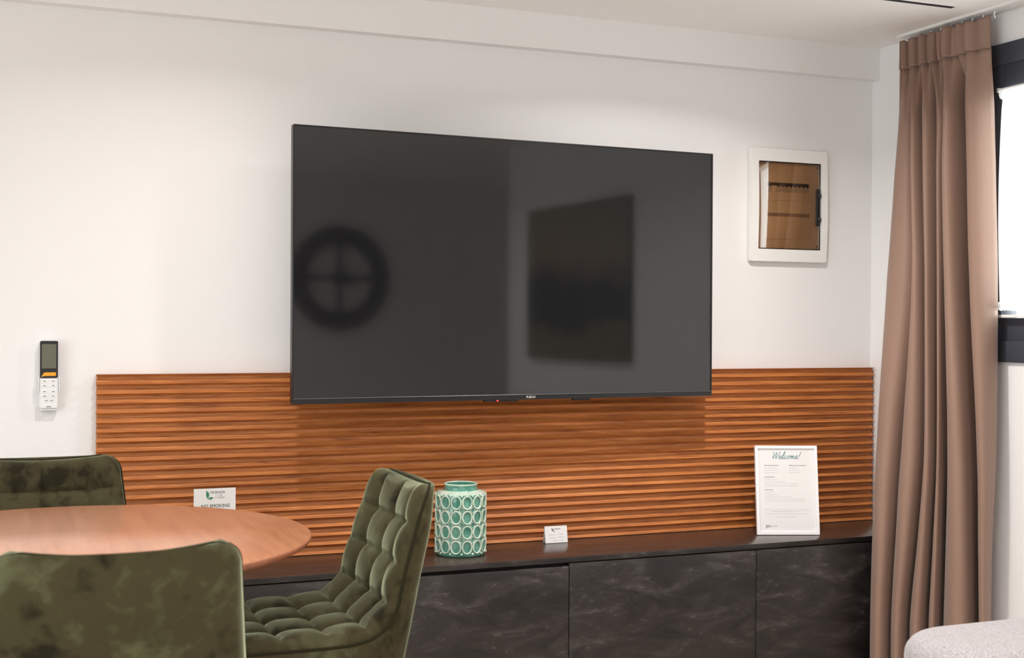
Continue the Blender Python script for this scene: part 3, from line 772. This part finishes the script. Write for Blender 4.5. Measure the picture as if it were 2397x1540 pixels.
def curtain_sheet(bm, z0, z1, nz, top=False, off=0.):
    V = []; nper = 20
    for i in range(nz + 1):
        z = z1 + (z0 - z1) * i / nz; v = valleys(z); row = []
        A, Z_ = Vector(v[0]), Vector(v[6]); dline = (Z_ - A).normalized(); nrm = Vector((dline.y, -dline.x))
        if nrm.x > 0: nrm = -nrm
        grow = min(1, max(0, (2.075 - z) / .22)); grow = grow * grow * (3 - 2 * grow)
        zm = min(1, max(0, z / 1.3))
        for k in range(6):
            a, b = Vector(v[k]), Vector(v[k + 1])
            vd = (VD[k], VD[k + 1]); am = (AMP[k][0] * zm + AMP[k][1] * (1 - zm)) * (.20 + .80 * grow)
            for j in range(nper + (1 if k == 5 else 0)):
                u = j / nper
                f = math.sin(PI * u ** .82) ** .72
                lean = -.30 * am * math.sin(PI * u) * grow
                p = a.lerp(b, u) + nrm * (am * f * 1.35 - .012 * grow) + dline * lean * -1
                # pinched pleats of the heading
                q = math.exp(-((u - .46) / .09) ** 2) * .016 + math.exp(-((u - .06) / .06) ** 2) * .014 - math.exp(-((u - .62) / .06) ** 2) * .010 - math.exp(-((u - .20) / .05) ** 2) * .008
                p += nrm * q * (1 - grow)
                p -= nrm * grow * (vd[0] * math.exp(-(u / .16) ** 2) + vd[1] * math.exp(-((1 - u) / .16) ** 2))
                p += nrm * (.0035 * math.sin(z * 3.3 + k * 2.1) * math.sin(PI * u) * grow + off)
                if top and k in (3, 4): p += dline * .012 * math.sin(PI * u) * (z - 2.06) / .1
                row.append(bm.verts.new((p.x, p.y, z + (.004 * math.sin(k * 2.7 + u * 7) * max(0, (z - 2.13) / .03) if top else 0))))
        V.append(row)
    grid_faces(bm, V); return bm
cu = thing('curtain', 'floor-length taupe brown pleated curtain hanging beside the window', 'curtain', (0, 0, 0))
bm = bmesh.new(); curtain_sheet(bm, .015, 2.062, 90); c_ = obj('drape', bm, M['curtain'], cu)
md = c_.modifiers.new('thick', 'SOLIDIFY'); md.thickness = .002; md.offset = 1
bm = bmesh.new(); curtain_sheet(bm, 2.060, 2.158, 10, True, .002); c_ = obj('heading_band', bm, M['band'], cu)
md = c_.modifiers.new('thick', 'SOLIDIFY'); md.thickness = .004; md.offset = 0
for k in range(9):
    y = -.285 - k * .049
    bm = bmesh.new(); tube(bm, catmull([(2.905, y, 2.150), (2.905, y + .004, 2.164), (2.905, y, 2.170)], 8), .0022, 6); obj('glider_hook', bm, M['track'], cu)
tr = tag(obj('curtain_track', B(2.880, 2.934, -2.6, -.235, ZC - .010, ZC - .0002, bev=.001), M['track']), 'white curtain track running along the ceiling above the window', 'curtain track')

sh = thing('sheer_curtain', 'white sheer net curtain gathered between two thin rods on the window', 'curtain', (0, 0, 0))
bm = bmesh.new(); V = []
YS0, YS1 = -.668, -1.012
for i in range(41):
    v = i / 40; z = 1.925 - v * .685; row = []
    for j in range(161):
        u = j / 160; env = .5 + .5 * abs(math.cos(PI * v)) ** 1.0
        x = 2.944 + .0045 * env * math.sin(u * 70 + .8 * math.sin(u * 17)) + .0015 * math.sin(u * 31 + z * 4)
        y = YS0 + (YS1 - YS0) * u
        if u < .12: y += (.012 * math.sin(PI * v) - .010 * math.cos(PI * v) * 0) * (1 - u / .12) * (1 if v > .05 else 0)
        row.append(bm.verts.new((x, y, z)))
    V.append(row)
grid_faces(bm, V); obj('net', bm, M['sheer'], sh)
for zz in (1.912, 1.248):
    bm = bmesh.new(); V = []
    for i in range(5):
        row = []
        for j in range(201):
            u = j / 200; a = PI * i / 4
            row.append(bm.verts.new((2.940 - .007 * math.sin(a) - .003 * math.sin(u * 130 + i), YS0 + (YS1 - YS0) * u, zz + .013 * math.cos(a) + .0018 * math.sin(u * 160))))
        V.append(row)
    grid_faces(bm, V); obj('gathered_hem', bm, M['sheer'], sh)
for zz in (1.931, 1.246):
    bm = bmesh.new(); tube(bm, [(2.944, -.650, zz), (2.944, -1.024, zz)], .0042, 8); box(bm, 2.940, 2.959, -.658, -.648, zz - .008, zz + .006, .001); obj('rod', bm, M['white'], sh)
tag(obj('window_ledge_strip', B(2.932, 2.9600, -1.02, -.650, 1.2125, 1.2215, bev=.001), M['white']), 'narrow white strip along the bottom of the window sash below the net curtain', 'strip')

# ------------------------------------------------------------------ linear air slot in the ceiling
sl = thing('air_slot', 'thin dark linear air slot in the white ceiling above the curtain', 'vent', (2.1, -.629, ZC))
bm = B(-.72, .683, -.0115, .0115, -.0020, -.0004); obj('slot_opening', bm, M['slot'], sl, False)
bm = bmesh.new(); box(bm, -.722, .686, -.0145, -.0115, -.0024, -.0003); box(bm, -.722, .686, .0115, .0145, -.0024, -.0003); obj('slot_edge', bm, M['ceil'], sl, False)

# ------------------------------------------------------------------ sofa against the window wall (only the end of its arm shows)
so = thing('sofa', 'light grey fabric sofa with a rounded arm, in front of the curtain', 'sofa', (2.33, -2.4, 0))
def cushion(x0, x1, y0, y1, z0, z1, r, rp):
    bm = bmesh.new(); V = []
    out = rrect(x1 - x0, y1 - y0, rp, 10, (x0 + x1) / 2, (y0 + y1) / 2)
    def loop(ins, z):
        o = rrect(x1 - x0 - 2 * ins, y1 - y0 - 2 * ins, max(.004, rp - ins), 10, (x0 + x1) / 2, (y0 + y1) / 2)
        return [bm.verts.new((x, y, z)) for x, y in o]
    zs = [(0, z0)] + [(0, z0 + (z1 - r - z0) * k / 4) for k in range(1, 4)] + [(r * (1 - math.cos(a)), z1 - r + r * math.sin(a)) for a in [PI / 2 * k / 6 for k in range(7)]]
    for ins, z in zs: V.append(loop(ins, z))
    grid_faces(bm, V, True); bm.faces.new(V[-1]); bm.faces.new(V[0][::-1]); bmesh.ops.recalc_face_normals(bm, faces=bm.faces); return bm
ox, oy = 2.33, -2.4
def sf(name, x0, x1, y0, y1, z0, z1, r, rp):
    return obj(name, cushion(x0 - ox, x1 - ox, y0 - oy, y1 - oy, z0, z1, r, rp), M['sofa'], so)
sf('arm', 1.735, 2.80, -1.905, -1.612, .06, .547, .045, .144)
sf('seat_base', 1.80, 2.80, -3.0, -1.91, .06, .27, .02, .03)
sf('seat_cushion', 1.76, 2.60, -3.0, -1.915, .272, .43, .04, .05)
sf('back_cushion', 2.605, 2.80, -3.0, -1.915, .272, .74, .05, .06)
for x, y in ((1.86, -1.72), (2.7, -1.72), (1.86, -2.9), (2.7, -2.9)):
    bm = bmesh.new(); lathe(bm, [(0, 0), (.02, 0), (.024, .0605), (0, .0605)], 16, (x - ox, y - oy, 0)); obj('foot', bm, M['metalblack'], so)

# ------------------------------------------------------------------ things behind the camera that the television mirrors
ck = thing('wall_clock', 'large round dark iron wall clock mirrored in the television', 'clock', (2.62, YB, 1.505))
def ringbm(r0, r1, y0, y1, n=64):
    bm = bmesh.new(); V = []
    for r, y in ((r0, y1), (r0, y0), (r1, y0), (r1, y1)): V.append([bm.verts.new((r * math.cos(2 * PI * k / n), y, r * math.sin(2 * PI * k / n))) for k in range(n)])
    V.append(V[0]); grid_faces(bm, V, True); bmesh.ops.recalc_face_normals(bm, faces=bm.faces); return bm
obj('rim', ringbm(.235, .355, .008, .03), M['clock'], ck, False)
bm = bmesh.new(); box(bm, -.24, .24, .01, .024, -.018, .018); obj('spoke', bm, M['clock'], ck, False)
bm = bmesh.new(); box(bm, -.018, .018, .01, .024, -.24, .24); obj('spoke', bm, M['clock'], ck, False)
bm = bmesh.new(); tube(bm, [(.0, .03, .0), (.10, .03, -.045)], .012, 6); tube(bm, [(0, .032, 0), (.02, .032, .07)], .010, 6); obj('hand', bm, M['clock'], ck)
bm = bmesh.new(); lathe(bm, [(0, 0), (.055, 0), (.05, .02), (0, .024)], 24)
for v in bm.verts: v.co = Vector((v.co.x, v.co.z + .016, v.co.y))
bmesh.ops.recalc_face_normals(bm, faces=bm.faces); obj('hub', bm, M['clock'], ck)
pt = thing('picture', 'unframed ochre and black canvas painting mirrored in the television', 'painting', (XW, -2.31, 1.395))
bm = B(-.032, -.001, -.51, .51, -.385, .41, bev=.002); obj('canvas', bm, M['painting'], pt)

# ceiling downlights out of the frame
for i, (x, y) in enumerate(((.55, -.85), (1.95, -.85), (.55, -2.6), (1.95, -2.6), (.55, -4.1), (-1.2, -1.6), (-1.2, -3.2))):
    d = thing('ceiling_downlight', 'round white ceiling downlight above the dining end of the room' if i == 0 else 'round white ceiling downlight in the row across the room', 'ceiling light', (x, y, ZC), group='ceiling downlights')
    bm = bmesh.new(); lathe(bm, [(.042, -.0005), (.055, -.0005), (.055, -.008), (.042, -.006)], 32); bmesh.ops.recalc_face_normals(bm, faces=bm.faces); obj('rim', bm, M['white'], d)
    bm = bmesh.new(); lathe(bm, [(0, -.002), (.041, -.002)], 32); obj('diffuser', bm, M['lamp'], d)
    ld = bpy.data.lights.new('downlight_lamp', 'AREA'); ld.shape = 'DISK'; ld.size = .09; ld.energy = (8., 17., 13., 17., 13., 9., 9.)[i]; ld.color = (1, .95, .92); ld.spread = 2.6
    lo = bpy.data.objects.new('downlight_lamp', ld); COL.objects.link(lo); lo.location = (x, y, ZC - .012)

# ------------------------------------------------------------------ daylight
def area(name, loc, rot, sx, sy, e, col):
    l = bpy.data.lights.new(name, 'AREA'); l.shape = 'RECTANGLE'; l.size = sx; l.size_y = sy; l.energy = e; l.color = col
    o = bpy.data.objects.new(name, l); COL.objects.link(o); o.location = loc; o.rotation_euler = rot; return o
area('daylight_left_opening', (XL - .16, (LY0 + LY1) / 2, 1.05), (0, -PI / 2, 0), 2.0, 3.3, 68., (.89, .95, 1.))
area('daylight_window', (XW + .45, -.84, 1.62), (0, PI / 2, 0), 1.2, .9, 38., (.95, .98, 1.))
wd = bpy.data.worlds.new('World'); S.world = wd; wd.use_nodes = True
bg = wd.node_tree.nodes['Background']; bg.inputs['Color'].default_value = (.93, .97, 1, 1); bg.inputs['Strength'].default_value = 2.2

# ------------------------------------------------------------------ camera
cam = bpy.data.cameras.new('camera'); co = bpy.data.objects.new('camera', cam); COL.objects.link(co)
r = Vector((0.92663, -0.375917, 0.006568)); u = Vector((-0.003915, 0.00782, 0.999962)); f = Vector((0.375954, 0.92662, -0.005774))
mw = Matrix((( r.x, u.x, -f.x, 0.), (r.y, u.y, -f.y, -3.832734), (r.z, u.z, -f.z, CAMZ), (0, 0, 0, 1)))
co.matrix_world = mw
cam.sensor_fit = 'HORIZONTAL'; cam.sensor_width = 36.; cam.lens = 3000. / 2397. * 36.
cam.clip_start = .05
cam.dof.use_dof = True; cam.dof.focus_distance = 4.1; cam.dof.aperture_fstop = 6.3
S.camera = co
S.view_settings.view_transform = 'Standard'; S.view_settings.look = 'None'; S.view_settings.gamma = 1.; S.view_settings.use_curve_mapping = False
S.view_settings.exposure = .05
try:
    S.cycles.use_denoising = True; S.cycles.max_bounces = 10; S.cycles.diffuse_bounces = 6; S.cycles.transparent_max_bounces = 12; S.cycles.sample_clamp_indirect = 6.
except Exception: pass
